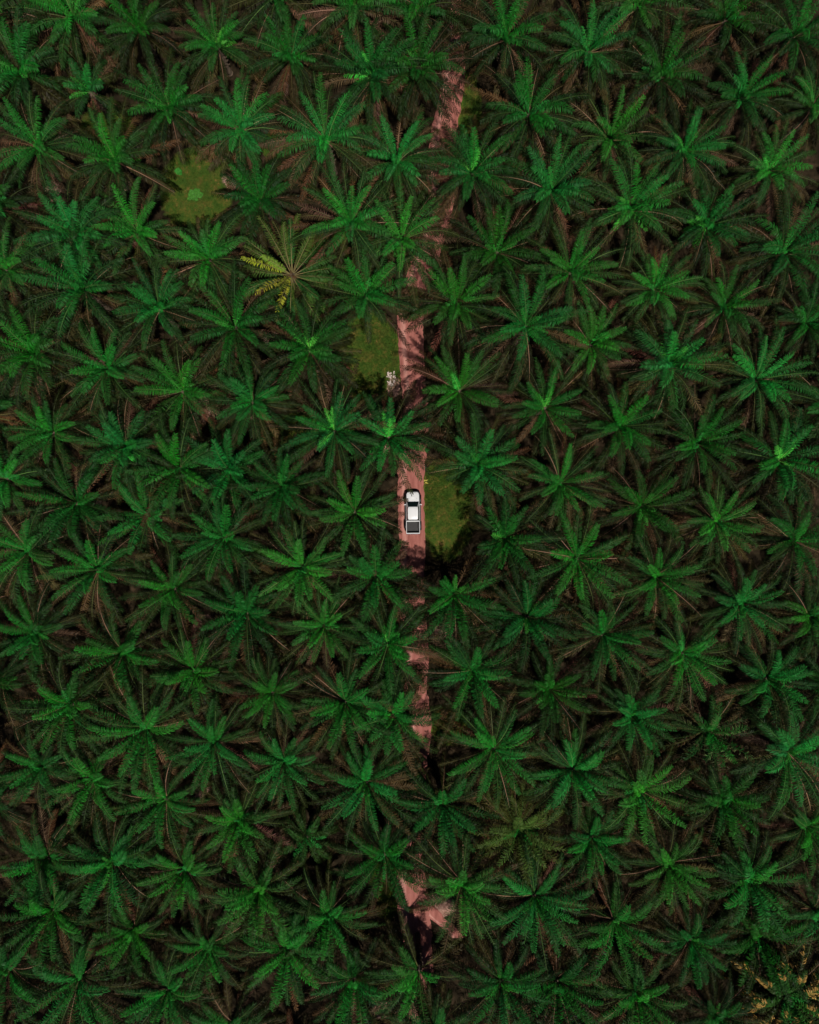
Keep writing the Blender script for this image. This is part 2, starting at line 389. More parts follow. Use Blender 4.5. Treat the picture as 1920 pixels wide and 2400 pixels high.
def palm_meshes(k, kind='normal', base=None):
    """returns (crown mesh, old fronds mesh, spear mesh)"""
    rg = np.random.default_rng(100 + k)
    cr, old, sp = Acc(), Acc(), Acc()
    Nf = int(rg.integers(46, 56)); L0 = rg.uniform(6.4, 7.5); eoff = rg.uniform(-6, 6)
    llen = rg.uniform(0.84, 1.0); az0 = rg.uniform(0, 360)
    if kind == 'small': Nf, L0 = 17, 4.6
    if kind == 'olive': Nf, L0 = 60, 6.8
    if kind == 'ruffled': Nf, L0, llen = 30, 4.9, 1.1
    if kind == 'yellow': Nf, L0 = 32, 6.6
    for i in range(Nf):
        f = i / (Nf - 1)
        az = az0 + i * GOLD + rg.normal(0, 11)
        e0 = 80 - 74 * f ** 0.80 + eoff * (1 - f) + rg.normal(0, 5)
        bend = 50 + 24 * math.sin(math.pi * min(1, f * 1.15)) + rg.normal(0, 9)
        if f > 0.7: bend = 44 + rg.normal(0, 9)
        L = L0 * (0.84 + 0.18 * min(1, f * 3.0)) * rg.uniform(0.84, 1.08)
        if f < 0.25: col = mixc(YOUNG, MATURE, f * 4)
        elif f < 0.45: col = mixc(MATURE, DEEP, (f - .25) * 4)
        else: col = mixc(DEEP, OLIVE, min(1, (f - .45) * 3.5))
        if f > 0.56 and rg.random() < 0.50: col = mixc(OLIVE, BROWN, rg.random())
        if f > 0.74 and rg.random() < 0.33: col = mixc(BROWN, RUST, rg.random())
        col = tuple(c * rg.uniform(0.8, 1.2) for c in col)
        rach = mixc((0.03, 0.12, 0.02), (0.15, 0.09, 0.045), min(1, f * f * 1.3)) if rg.random() < .86 else (0.34, 0.2, 0.12) if f > .4 else (.1, .2, .05)
        kw = dict(nl=60, llen=llen * rg.uniform(0.9, 1.1), curl=rg.normal(0, 12))
        if kind == 'yellow':
            e0 = 50 - 52 * f + rg.normal(0, 4); bend = 30 + rg.normal(0, 6)
            col = mixc(mixc((0.025, 0.15, 0.026), (0.10, 0.17, 0.025), rg.random()), BROWN, 0.5 if f > 0.5 and rg.random() < .5 else 0); kw['dull'] = .3
            rach = (0.30, 0.25, 0.10)
        if kind == 'olive': col = mixc(col, (0.13, 0.15, 0.03), 0.55); kw['dull'] = .1; kw['nl'] = 40
        if kind == 'ruffled':
            col = mixc(col, (0.05, 0.15, 0.03), 0.6); kw['droop'] = 2.4; bend += 45; kw['plume'] = 1.8
        if kind == 'golden':
            kw['tipcol'] = (0.90, 0.52, 0.13); kw['bare'] = 0.10; kw['width'] = .055; kw['patch'] = True; col = mixc(col, (0.10, 0.10, 0.02), 0.3)  # golden clusters of leaflets along the fronds
        if kind == 'withered':
            kw['bare'] = 0.3; kw['plume'] = 1.7
            if rg.random() < .35: kw['tipcol'] = (0.40, 0.36, 0.16)
        if kind == 'small': e0 = min(e0 + 12, 82)
        L = frond_ok(base, az, e0, bend, L)
        if L < 2.6 and base is not None: continue
        frond(old if f > 0.80 else cr, rg, az, e0, bend, L, col, rach, **kw)
    if base is not None:
        bx, by, bz = base
        for (ya, yb) in COVER:
            for yy in np.arange(ya + 8, yb - 4, 16):
                xx = road_x(yy) + rg.uniform(-14, 20) * (1 if bx > 0.5 else -1) * -1
                tx, ty, _ = at(xx, yy, bz - 1.5); dd = math.hypot(tx - bx, ty - by)
                if 2.5 < dd < 6.9:
                    q = rg.random(); az = math.degrees(math.atan2(ty - by, tx - bx)); L = dd / .90
                    if frond_ok(base, az, 27, 50, L) < L: continue
                    frond(cr, rg, az, 27 + rg.normal(0, 5), 50, L, DEEP if q < .4 else OLIVE if q < .75 else BROWN, (0.12, 0.08, 0.04), nl=60, llen=llen)
    if kind == 'yellow':
        for az, e0, L, c0, nb in ((171, 52, 6.2, (0.36, 0.44, 0.03), .25), (156, 58, 4.2, (0.20, 0.36, 0.04), .1), (220, 50, 5.6, (0.34, 0.33, 0.03), .45), (259, 52, 6.6, (0.42, 0.44, 0.035), .35), (242, 62, 3.4, (0.3, 0.34, 0.04), .3)):
            frond(cr, rg, az, e0, 34, L, c0, (0.30, 0.25, 0.10), nl=46, llen=.8, bare=nb, width=.05, dull=0.1)
    # unopened spear and the newest, bright leaves
    ns = 5
    for i in range(ns):
        sc = YOUNG if kind != 'yellow' else (0.16, 0.09, 0.045)
        frond(sp, rg, rg.uniform(0, 360), 84 - i * 8, 22 + i * 12, (3.3 - 0.15 * i) if kind != 'yellow' else 0.8,
              mixc(sc, (0.03, 0.30, 0.05), 0.5 if kind != 'yellow' else 0), (0.06, 0.26, 0.05) if kind != 'yellow' else (0.2, 0.1, 0.05),
              nl=24, llen=0.55 if kind != 'yellow' else .2, base_r=0.08, width=0.034)
    return cr.mesh('crown', M['leaf']), old.mesh('old_fronds', M['leaf']), sp.mesh('spear_leaves', M['spear'])
def lime_spear(k):
    rg = np.random.default_rng(700 + k); sp = Acc()
    az = rg.uniform(0, 360)
    for i in range(6):
        frond(sp, rg, az + rg.normal(0, 60), 76 - i * 8, 50 + i * 12, rg.uniform(2.3, 3.6), (0.05, 0.52, 0.055), (0.14, 0.50, 0.07), nl=34, llen=0.72,
              base_r=0.08, width=0.040, petiole=0.05)
    return sp.mesh('spear_leaves', M['spear'])
def trunk_mesh(h, k):
    bm = bmesh.new(); rg = random.Random(k)
    n = 12; zs = [0, .15, .5] + [0.5 + (h - .5) * i / 14 for i in range(1, 15)] + [h + .45]
    rings = []
    for i, z in enumerate(zs):
        r = 0.42 if i == 0 else (0.36 if i < 3 else 0.30 + 0.05 * math.sin(i * 2.4))
        if i == len(zs) - 1: r = 0.16
        elif i >= len(zs) - 4: r = 0.44
        rings.append([((r + rg.uniform(-.03, .05)) * math.cos(2 * math.pi * j / n + i * .3), (r + rg.uniform(-.03, .05)) * math.sin(2 * math.pi * j / n + i * .3), z) for j in range(n)])
    loft(bm, rings)
    # cut leaf bases round the upper stem
    for i in range(46):
        a = R(i * GOLD); z = h * 0.35 + (h * 0.6) * i / 46; r = 0.30
        c, s = math.cos(a), math.sin(a)
        p = Vector((c * r, s * r, z)); t = Vector((-s, c, 0)); o = Vector((c * .26, s * .26, .22))
        v = [bm.verts.new(p + t * .10), bm.verts.new(p - t * .10), bm.verts.new(p + Vector((0, 0, -.16))), bm.verts.new(p + o + t * .05), bm.verts.new(p + o - t * .05), bm.verts.new(p + o * .9 + Vector((0, 0, -.08)))]
        for f in ((0, 3, 4, 1), (1, 4, 5, 2), (2, 5, 3, 0), (3, 5, 4)): bm.faces.new([v[q] for q in f])
    me = bpy.data.meshes.new('trunk'); bmesh.ops.recalc_face_normals(bm, faces=bm.faces[:]); bm.to_mesh(me); bm.free()
    me.materials.append(M['trunk']); return me

Z = 2.4643
TILES = {'A': (0, 0), 'B': (610, 0), 'C': (1220, 0), 'a': (0, 780), 'b': (610, 780), 'c': (1220, 780), 'x': (0, 1525), 'y': (610, 1525), 'z': (1220, 1525)}
# (x, y, flags) of every palm's heart; L = lime heart, other letters pick a special palm
PALMS = {
 'A': [(415, 85, ''), (800, 160, ''), (1255, 250, 'L'), (130, 410, ''), (515, 520, 's'), (975, 620, ''), (1390, 740, ''), (225, 830, ''), (665, 920, 'L'),
       (1500, 1150, ''), (-20, 1195, ''), (430, 1340, ''), (785, 1335, ''), (1205, 1490, ''), (1682, 1580, 'Y'), (40, 1570, ''), (480, 1680, ''), (915, 1800, ''), (1345, 1880, '')],
 'B': [(100, -50, ''), (170, 330, ''), (545, 50, ''), (895, 40, ''), (648, 440, 'L'), (905, 395, ''), (1420, 210, ''), (390, 820, ''), (790, 920, ''), (1225, 990, 'L'),
       (1555, 650, ''), (525, 1290, ''), (815, 1375, ''), (1368, 1450, ''), (610, 1710, ''), (1135, 1750, ''), (1520, 1890, '')],
 'C': [(385, 300, ''), (680, 30, ''), (1175, 100, ''), (1590, 190, ''), (820, 450, ''), (1275, 550, ''), (505, 790, ''), (950, 870, ''), (1425, 980, 'L'), (190, 1100, ''),
       (620, 1200, 'L'), (1075, 1310, 'L'), (1520, 1440, ''), (310, 1550, ''), (765, 1660, ''), (1185, 1780, ''), (1650, 1870, ''), (1700, 610, '')],
 'a': [(195, 130, ''), (600, 200, ''), (1050, 330, ''), (1475, 400, ''), (310, 560, ''), (705, 640, 'L'), (1020, 790, ''), (1315, 780, ''), (1630, 890, ''), (20, 850, ''),
       (425, 970, ''), (855, 1070, ''), (1295, 1200, ''), (160, 1285, ''), (560, 1390, ''), (1000, 1500, ''), (1425, 1620, ''), (215, 1720, ''), (690, 1850, ''), (1110, 1960, '')],
 'b': [(285, 95, 'L'), (425, 565, 'L'), (740, 600, 'L'), (1150, 330, 'L'), (1640, 420, 'L'), (545, 1035, ''), (1260, 765, ''), (1410, 1190, 'L'), (250, 1340, ''), (670, 1410, ''), (1120, 1510, ''),
       (370, 1710, ''), (735, 1800, 'L'), (1550, 1640, '')],
 'c': [(420, 60, 'L'), (875, 190, 'L'), (1360, 280, ''), (560, 540, ''), (1010, 640, ''), (1515, 740, 'L'), (235, 860, ''), (700, 1010, ''), (1160, 1080, ''), (1590, 1200, ''),
       (345, 1300, ''), (800, 1400, ''), (1265, 1550, ''), (1690, 1640, ''), (480, 1760, ''), (925, 1850, ''), (1420, 1990, ''), (1790, 420, '')],
 'x': [(-15, 190, ''), (385, 320, ''), (825, 430, ''), (1235, 545, ''), (1570, 235, ''), (255, 660, ''), (545, 725, ''), (940, 860, ''), (1385, 970, ''), (1635, 640, ''),
       (260, 1190, ''), (630, 1210, ''), (1065, 1270, ''), (1490, 1390, ''), (295, 1510, ''), (750, 1610, ''), (1205, 1700, ''), (1640, 1730, ''), (45, 1830, ''), (450, 1910, ''), (960, 1990, ''), (1350, 2170, '')],
 'y': [(490, 300, ''), (765, 375, ''), (1225, 120, ''), (1680, 245, ''), (610, 765, ''), (1050, 890, ''), (1350, 570, ''), (265, 1080, 'R'), (715, 1185, ''), (1490, 1030, 'O'),
       (1165, 1350, ''), (400, 1520, ''), (540, 1910, ''), (915, 1860, ''), (1395, 1920, ''), (1010, 2180, '')],
 'z': [(625, 370, ''), (1080, 470, 'W'), (1535, 600, ''), (310, 680, ''), (665, 800, ''), (1165, 870, ''), (1640, 1010, ''), (415, 1080, ''), (870, 1240, ''), (1325, 1330, ''), (95, 1430, ''),
       (550, 1560, ''), (985, 1670, ''), (1375, 1660, ''), (215, 1920, ''), (685, 1970, ''), (1120, 2110, ''), (1540, 2000, 'G'), (1700, 1500, '')],
}
palms = []
for k, lst in PALMS.items():
    ox, oy = TILES[k]
    for (x, y, fl) in lst: palms.append([ox + x / Z, oy + y / Z, fl])
n_in = len(palms)
# the row just outside the frame, whose fronds reach into it
import itertools
rr = random.Random(3)
cands = []
for j, yy in enumerate(np.arange(-130, 2540, 156)):
    for xx in np.arange(-130 + (90 if j % 2 else 0), 2060, 182):
        if -5 < xx < 1925 and -5 < yy < 2405: continue
        cands.append((xx + rr.uniform(-18, 18), yy + rr.uniform(-18, 18)))
for (xx, yy) in cands:
    if all((xx - p[0]) ** 2 + (yy - p[1]) ** 2 > 148 ** 2 for p in palms) and abs(xx - 1070 if yy < 0 else xx - 990) > 75:
        palms.append([xx, yy, ''])

def ordinal(n):
    w = ['first', 'second', 'third', 'fourth', 'fifth', 'sixth', 'seventh', 'eighth', 'ninth', 'tenth', 'eleventh', 'twelfth', 'thirteenth', 'fourteenth', 'fifteenth', 'sixteenth', 'seventeenth', 'eighteenth', 'nineteenth', 'twentieth']
    return w[n]
def road_x(py):
    for (a, b, _), (c, d, _) in zip(ROAD[:-1], ROAD[1:]):
        if b <= py <= d: return a + (c - a) * (py - b) / (d - b)
    return 980
labels = {}
for side in (-1, 1):
    ids = [i for i in range(n_in) if 0 < side * (palms[i][0] - road_x(palms[i][1])) < 150 and palms[i][1] > -5]
    ids.sort(key=lambda i: palms[i][1])
    for r_, i in enumerate(ids):
        labels[i] = 'oil palm beside the red road, %s from the top along its %s side' % (ordinal(r_), 'left' if side < 0 else 'right')
for i, (px, py, fl) in enumerate(palms):
    ax, ay = round(px / 19.2), round(py / 24)
    if px < 0: base = 'oil palm cut off by the left edge, %d%% of the way down the photo' % ay
    elif px > 1920: base = 'oil palm cut off by the right edge, %d%% of the way down the photo' % ay
    elif py < 0: base = 'oil palm cut off by the top edge, %d%% of the way across the photo' % ax
    elif py > 2400: base = 'oil palm cut off by the bottom edge, %d%% of the way across the photo' % ax
    elif i in labels: base = labels[i]
    else: base = '%s, %d%% across and %d%% down the photo' % ('bright-hearted green oil palm' if 'L' in fl else ('shadowy dark green oil palm' if ay > 70 or ax > 75 else 'deep green oil palm'), ax, ay)
    if (px < 0 or px > 1920) and (py < 0 or py > 2400):
        base = 'oil palm just beyond the %s %s corner of the photo' % ('top' if py < 0 else 'bottom', 'left' if px < 0 else 'right')
    if 'Y' in fl: base = 'open yellowish oil palm with lemon yellow torn fronds and a brown bare heart'
    if 'R' in fl: base = 'pale green oil palm with short curled ruffled fronds, lower left of the middle'
    if 'O' in fl: base = 'dense olive oil palm with many crowded fronds, right of the lower road'
    if 'G' in fl: base = 'oil palm with golden orange leaf tips in the bottom right corner'
    if 'W' in fl: base = 'ragged oil palm with pale twisted leaflets, right side two thirds down'
    if 's' in fl: base = 'small sparse oil palm with few short fronds near the top left corner'
    labels[i] = base
NV = 30
KIND = {'Y': 'yellow', 'R': 'ruffled', 'O': 'olive', 'G': 'golden', 'W': 'withered', 's': 'small'}
variants = [palm_meshes(k) for k in range(NV)]
limes = [lime_spear(k) for k in range(6)]
trunks = [(h, trunk_mesh(h, int(h * 10))) for h in (5.2, 5.8, 6.4, 7.0)]
rp = random.Random(21)
for i, (px, py, fl) in enumerate(palms):
    sk = [KIND[c] for c in fl if c in KIND]
    near = abs(px - road_x(py)) < 165 or any(a - 160 < px < b + 160 and c - 150 < py < d_ + 185 for a, b, c, d_ in CLEAR)
    h, tm = trunks[rp.randrange(4)]
    if sk and sk[0] == 'small': h, tm = trunks[0]
    x, y, _ = at(px, py, h + 0.6)
    if sk or near: cr, old, sp = palm_meshes(200 + i, sk[0] if sk else 'normal', (x, y, h) if near else None)
    else: cr, old, sp = variants[i % NV if i < n_in else rp.randrange(NV)]
    if 'L' in fl: sp = limes[i % 6]
    t = empty('oil_palm', (x, y, -0.15), rp.uniform(0, 2 * math.pi))
    t.rotation_euler = (R(rp.uniform(-3, 3)), R(rp.uniform(-3, 3)), t.rotation_euler[2])
    s = rp.uniform(0.84, 1.10)
    if near or sk: t.rotation_euler = (0, 0, 0); s = 1.0
    tag(t, labels[i], 'palm tree', 'oil palms of the plantation')
    link(bpy.data.objects.new('trunk', tm), t)
    for nm, me in (('crown', cr), ('old_fronds', old), ('spear_leaves', sp)):
        o = link(bpy.data.objects.new(nm, me), t)
        o.location = (0, 0, h + 0.1); o.scale = (s, s, s)

# ------------------------------------------------------------------ ground clutter
def heap(name, px, py, label, cat, mat, n, rad, ln, seed, chunky=False, group=None, hgt=0.35):
    rd = random.Random(seed); x, y, _ = at(px, py)
    bm = bmesh.new()
    for i in range(n):
        a = rd.uniform(0, 6.28); r = rad * math.sqrt(rd.random()); h = hgt * (1 - r / rad)
        if chunky and noise.noise(Vector((r * math.cos(a) * 2.2, r * math.sin(a) * 2.2, 7))) < -0.08: continue
        c = Vector((r * math.cos(a) * (.62 if chunky else 1), r * math.sin(a) * 1.25, rd.uniform(0, h)))
        if chunky:
            s = rd.uniform(.03, .11)
            res = bmesh.ops.create_icosphere(bm, subdivisions=1, radius=s)
            for v in res['verts']:
                v.co = Vector((v.co.x * rd.uniform(.7, 1.3), v.co.y * rd.uniform(.7, 1.3), v.co.z * .6)) + c
        else:
            b = rd.gauss(0.6, 0.55); l = ln * rd.uniform(.5, 1); w = rd.uniform(.02, .05)
            d = Vector((math.cos(b), math.sin(b), rd.uniform(-.1, .2))) * l / 2; sd = Vector((-math.sin(b), math.cos(b), 0)) * w
            loft(bm, [[c - d + sd, c - d + Vector((0, 0, w)), c - d - sd], [c + sd, c + Vector((0, 0, w + .05)), c - sd], [c + d + sd * .4, c + d + Vector((0, 0, w * .4)), c + d - sd * .4]])
    o = mesh_obj(name, bm, mat); o.location = (x, y, -0.08)
    return tag(o, label, cat, group)
heap('rubble_pile', 917, 884, 'patch of white rubble on the grass left of the road', 'rubble pile', M['chalk'], 240, 0.85, 0, 1, True, hgt=.05)
for k, (px, py, r_, lab) in enumerate([
        (692, 738, .9, 'heap of pale dry cut fronds just below the yellow palm'),
        (60, 38, .8, 'heap of pale dry cut fronds in the top left corner'),
        (122, 448, .9, 'heap of pale dry cut fronds near the left edge, a fifth of the way down'),
        (540, 418, .8, 'heap of pale dry cut fronds at the right rim of the upper grassy clearing'),
        (475, 962, 1.0, 'heap of pale dry cut fronds in the left half, two fifths down'),
        (636, 795, .8, 'small heap of pale dry cut fronds left of the bright palm below the yellow one'),
        (480, 1460, .8, 'heap of pale dry cut fronds in the left half, three fifths down'),
        (466, 1852, .8, 'dim heap of dry cut fronds in the lower left quarter'),
        (545, 2162, .7, 'reddish heap of dry cut fronds near the bottom left'),
        (927, 1372, .7, 'heap of pale dry cut fronds on the left road verge below the pickup')]):
    heap('frond_heap', px, py, lab, 'frond heap', M['dry'], 60, r_, 1.1, 10 + k, group='heaps of cut dry fronds')
def flake(name, px, py, label, cat, mat, s, n, seed):
    rd = random.Random(seed); bm = bmesh.new()
    for i in range(n):
        a = rd.uniform(0, 6.28); c = Vector((rd.uniform(-s, s), rd.uniform(-s, s), .05 + .03 * i))
        u = Vector((math.cos(a), math.sin(a), .1)) * s * .7; v = Vector((-math.sin(a), math.cos(a), 0.05)) * s * .35
        quad_patch(bm, [c - u, c - u * .3 + v, c + u, c - u * .2 - v], .01, (0, 0, 1))
    o = mesh_obj(name, bm, mat); x, y, _ = at(px, py); o.location = (x, y, 0); return tag(o, label, cat)
flake('litter', 943, 1170, 'scrap of white litter on the road left of the pickup bonnet', 'litter', M['paper'], .13, 3, 1)
flake('yellow_leaf', 997, 1128, 'yellow fallen leaf on the right verge ahead of the pickup', 'fallen leaf', M['yleaf'], .26, 5, 2)
def shrub(px, py, r_, label, seed):
    rg = np.random.default_rng(seed); ac = Acc()
    n = 900
    a = rg.uniform(0, 6.28, n); rad = r_ * np.sqrt(rg.random(n)) * (1 + .18 * np.sin(a * 2 + seed) + .16 * np.sin(a * 5 + 2 * seed) + .1 * np.sin(a * 9))
    c = np.stack([rad * np.cos(a), rad * np.sin(a), .15 + (1 - (rad / r_ / 1.3) ** 2) * .7 * r_ * (.6 + .4 * rg.random(n))], 1)
    d = unit(rg.normal(0, 1, (n, 3)) * np.array([1, 1, .35])); w = unit(np.cross(d, rg.normal(0, .4, (n, 3)) + np.array([0, 0, 1])))
    V = np.stack([c - d * .12, c + w * .07, c + d * .14, c - w * .07], 1).reshape(-1, 3)
    F = (np.arange(n)[:, None] * 4 + np.arange(4)[None])
    C = np.repeat(np.array([[0.055, 0.26, 0.035]]) * rg.uniform(.6, 1.3, (n, 1)), 4, 0)
    ac.add(V, F, C)
    x, y, _ = at(px, py)
    t = empty('shrub', (x, y, -.1)); tag(t, label, 'shrub')
    link(bpy.data.objects.new('foliage', ac.mesh('foliage', M['spear'])), t)
    bm = bmesh.new()
    for q in range(5):
        b = q * 1.26
        loft(bm, [[(.03 * math.cos(j * 2.1), .03 * math.sin(j * 2.1), 0) for j in range(3)], [(.4 * r_ * math.cos(b) + .015 * math.cos(j * 2.1), .4 * r_ * math.sin(b) + .015 * math.sin(j * 2.1), .5 * r_) for j in range(3)]])
    mesh_obj('stem', bm, M['trunk'], t)
shrub(458, 458, .75, 'small bright green shrub in the middle of the upper left clearing', 1)
shrub(1036, 1728, .70, 'small bright green shrub on the right verge of the lower road', 2)
shrub(419, 403, .35, 'tiny green shrub at the left rim of the upper left clearing', 3)
# rough grass: too many tufts to count
def grass():
    rg = np.random.default_rng(4); ac = Acc(); P = []
    for (px, py, rx, ry) in GRASS:
        n = int(rx * ry * 1.5); a = rg.uniform(0, 6.28, n); r_ = np.sqrt(rg.random(n)) * 1.05
        cx, cy, _ = at(px, py); s = H / F_PX
        P.append(np.stack([cx + r_ * np.cos(a) * rx * s, cy + r_ * np.sin(a) * ry * s, np.full(n, -.16)], 1))
    P = np.concatenate(P)
    rx = np.array([np.interp(1200 - p[1] * F_PX / H, [q[1] for q in ROAD], [q[0] for q in ROAD]) for p in P])
    P = P[np.abs(P[:, 0] * F_PX / H + 960 - rx) > 34]
    n = len(P); b = rg.uniform(0, 6.28, n); h = rg.uniform(.12, .34, n)
    clump = np.array([noise.noise(Vector((p[0] * .8, p[1] * .8, 3))) for p in P])
    lean = np.stack([np.cos(b), np.sin(b), 0 * b], 1) * h[:, None] * rg.uniform(.4, 1.2, (n, 1)); sd = np.stack([-np.sin(b), np.cos(b), 0 * b], 1) * .028
    V = np.stack([P - sd, P + sd, P + lean + np.array([0, 0, 1]) * h[:, None]], 1).reshape(-1, 3)
    F = np.arange(n)[:, None] * 3 + np.arange(3)[None]
    base = np.array([[0.050, 0.110, 0.014]]) * (1 - np.clip(clump, 0, 1)[:, None]) + np.array([[0.15, 0.11, 0.03]]) * np.clip(clump, 0, 1)[:, None]
    C = np.repeat(base * rg.uniform(.6, 1.4, (n, 1)), 3, 0)
    ac.add(V, F, C)
    tag(link(bpy.data.objects.new('grass', ac.mesh('grass', M['leaf']))), 'rough olive green grass growing in the clearings and road verges', 'grass', kind='stuff')
grass()

# ------------------------------------------------------------------ pickup truck (front towards +Y)
def truck():
    x, y, _ = at(968, 1201, 0.9)
    t = empty('pickup_truck', (x, y, -0.002))
    tag(t, 'white double-cab pickup with black open bed and flared arches on the red road', 'pickup truck')
    P, B = M['paint'], M['black']
    # lower body: loft of cross-sections along the length
    bm = bmesh.new()
    st = [(2.50, .62, .62, .93), (2.40, .72, .50, .99), (2.15, .80, .46, 1.03), (1.3, .81, .44, 1.12), (0.9, .81, .44, 1.14), (-1.02, .81, .44, 1.14)]
    loft(bm, [[(-w + .03, yy, z0), (w - .03, yy, z0), (w, yy, z0 + .2), (w, yy, z1 - .18), (w - .05, yy, z1 - .03), (w - .16, yy, z1),
               (-w + .16, yy, z1), (-w + .05, yy, z1 - .03), (-w, yy, z1 - .18), (-w, yy, z0 + .2)] for yy, w, z0, z1 in st])
    mesh_obj('body', bm, P, t, smooth=False, bevel=.02)
    # bonnet: a raised crowned panel
    bm = bmesh.new()
    rows = []
    for yy, w, z in [(2.47, .46, .945), (2.40, .60, 1.0), (2.1, .69, 1.055), (1.7, .74, 1.12), (1.34, .76, 1.165)]:
        rows.append([(w * u, yy - .10 * u * u if yy > 2.2 else yy, z + .035 * (1 - u * u) + (.02 if abs(abs(u) - .55) < .1 else 0)) for u in (-1, -.8, -.55, -.3, 0, .3, .55, .8, 1)])
    bot = [[(a, b, c - .08) for a, b, c in r_] for r_ in rows]
    loft(bm, [r_ + q[::-1] for r_, q in zip(rows, bot)])
    bn = mesh_obj('bonnet', bm, P, t, smooth=False)
    bm = bmesh.new(); box(bm, -.20, .20, 1.66, 1.98, 1.15, 1.205); mesh_obj('bonnet_scoop', bm, P, bn, bevel=.025)
    for s in (-1, 1):
        bm = bmesh.new(); quad_patch(bm, [(s * .30, 2.42, 1.035), (s * .315, 2.42, 1.036), (s * .52, 1.5, 1.19), (s * .505, 1.5, 1.192)], .006, (0, 0, 1)); mesh_obj('bonnet_crease_shade', bm, M['liner'], bn)  # dark strips stand in for the shade along the bonnet creases
    # greenhouse
    zr = 1.80
    bm = bmesh.new()
    low = [(-.76, 1.28, 1.13), (.76, 1.28, 1.13), (.78, .1, 1.13), (.76, -1.0, 1.13), (-.76, -1.0, 1.13), (-.78, .1, 1.13)]
    top = [(-.60, .66, zr - .06), (.60, .66, zr - .06), (.625, -.1, zr - .03), (.61, -.86, zr - .06), (-.61, -.86, zr - .06), (-.625, -.1, zr - .03)]
    loft(bm, [low, top]); mesh_obj('cabin_frame', bm, B, t, bevel=.02)
    bm = bmesh.new()
    rf = []
    for yy, w, dz in [(.70, .56, -.05), (.62, .61, -.015), (.3, .63, .012), (-.3, .63, .015), (-.76, .61, 0), (-.88, .57, -.04)]:
        rf.append([(w * u, yy, zr + dz - .05 * abs(u) ** 3) for u in (-1, -.9, -.6, 0, .6, .9, 1)])
    loft(bm, [r_ + [(a, b, c - .06) for a, b, c in r_][::-1] for r_ in rf]); rfo = mesh_obj('roof', bm, P, t, smooth=True)
    for xx in (-.35, .35):
        bm = bmesh.new(); box(bm, xx - .012, xx + .012, -.7, .45, zr + .0, zr + .028); mesh_obj('roof_rib', bm, P, rfo, bevel=.006)
    bm = bmesh.new(); quad_patch(bm, [(-.70, 1.27, 1.165), (.70, 1.27, 1.165), (.57, .70, zr - .055), (-.57, .70, zr - .055)], .012, (0, .7, .7))
    for v in bm.verts: v.co += Vector((0, .03, .03))
    mesh_obj('windscreen', bm, M['glass'], t)
    for xx in (-.35, .15):
        bm = bmesh.new(); quad_patch(bm, [(xx, 1.31, 1.185), (xx + .02, 1.32, 1.185), (xx + .42, 1.17, 1.33), (xx + .40, 1.16, 1.33)], .012, (0, .7, .7))
        for v in bm.verts: v.co += Vector((0, .03, .03))
        mesh_obj('wiper', bm, B, t)
    bm = bmesh.new(); quad_patch(bm, [(-.60, -1.01, 1.22), (.60, -1.01, 1.22), (.54, -.90, zr - .10), (-.54, -.90, zr - .10)], .012, (0, -1, .15))
    for v in bm.verts: v.co += Vector((0, -.02, 0))
    mesh_obj('rear_window', bm, M['glass'], t)
    for s in (-1, 1):
        for (ya, yb, yc, yd) in ((1.02, .14, .10, .56), (.02, -.86, -.74, -.02)):
            bm = bmesh.new(); quad_patch(bm, [(s * .775, ya, 1.17), (s * .79, yb, 1.17), (s * .64, yc, zr - .11), (s * .63, yd, zr - .11)], .012, (s, 0, .25))
            mesh_obj('side_window', bm, M['glass'], t)
        # white A pillars and belt rails
        bm = bmesh.new(); loft(bm, [[(s * .80, 1.36, 1.13), (s * .73, 1.36, 1.15), (s * .73, 1.28, 1.16), (s * .80, 1.24, 1.15)], [(s * .625, .66, zr - .06), (s * .58, .70, zr - .03), (s * .58, .64, zr - .02), (s * .63, .60, zr - .05)]]); mesh_obj('windscreen_pillar', bm, P, t)
        for (ya, yb) in ((1.12, .10), (.06, -.98)):
            bm = bmesh.new(); box(bm, min(s * .808, s * .835), max(s * .808, s * .835), yb, ya, .52, 1.02); d = mesh_obj('door', bm, P, t, bevel=.008)
            bm = bmesh.new(); box(bm, min(s * .834, s * .865), max(s * .834, s * .865), yb + .06, yb + .26, .90, .94); mesh_obj('handle', bm, M['chrome'], d, bevel=.008)
        bm = bmesh.new(); box(bm, min(s * .78, s * .985), max(s * .78, s * .985), -1.0, 1.12, .36, .42); mesh_obj('side_step', bm, B, t, bevel=.015)
        # mirror
        bm = bmesh.new(); loft(bm, [[(s * .79, 1.02, 1.14), (s * .79, .94, 1.14), (s * .79, .94, 1.20), (s * .79, 1.02, 1.20)], [(s * 1.0, 1.00, 1.13), (s * 1.0, .90, 1.13), (s * 1.0, .90, 1.32), (s * 1.0, 1.00, 1.32)], [(s * 1.10, .95, 1.16), (s * 1.10, .87, 1.16), (s * 1.10, .87, 1.30), (s * 1.10, .95, 1.30)]]); mesh_obj('side_mirror', bm, P, t, bevel=.015)
        # flared wheel arches
        for yc in (1.60, -1.62):
            bm = bmesh.new(); rings = []
            for k in range(11):
                a = math.pi * k / 10
                c_, s_ = math.cos(a), math.sin(a)
                prof = [(.80, .40), (1.0, .41), (1.035, .45), (1.02, .50), (.82, .56)]
                rings.append([(s * px_, yc + rr_ * c_ * 1.12, .40 + rr_ * s_) for px_, rr_ in prof])
            loft(bm, rings); mesh_obj('wheel_arch', bm, B, t, smooth=True)
            # wheel
            bm = bmesh.new(); rings = []
            for (xx, r_) in ((.74, .26), (.75, .36), (.79, .385), (.93, .385), (.97, .36), (.98, .26)):
                rings.append([(s * xx, yc + r_ * math.cos(q * math.pi / 12), .385 + r_ * math.sin(q * math.pi / 12)) for q in range(24)])
            loft(bm, rings); 
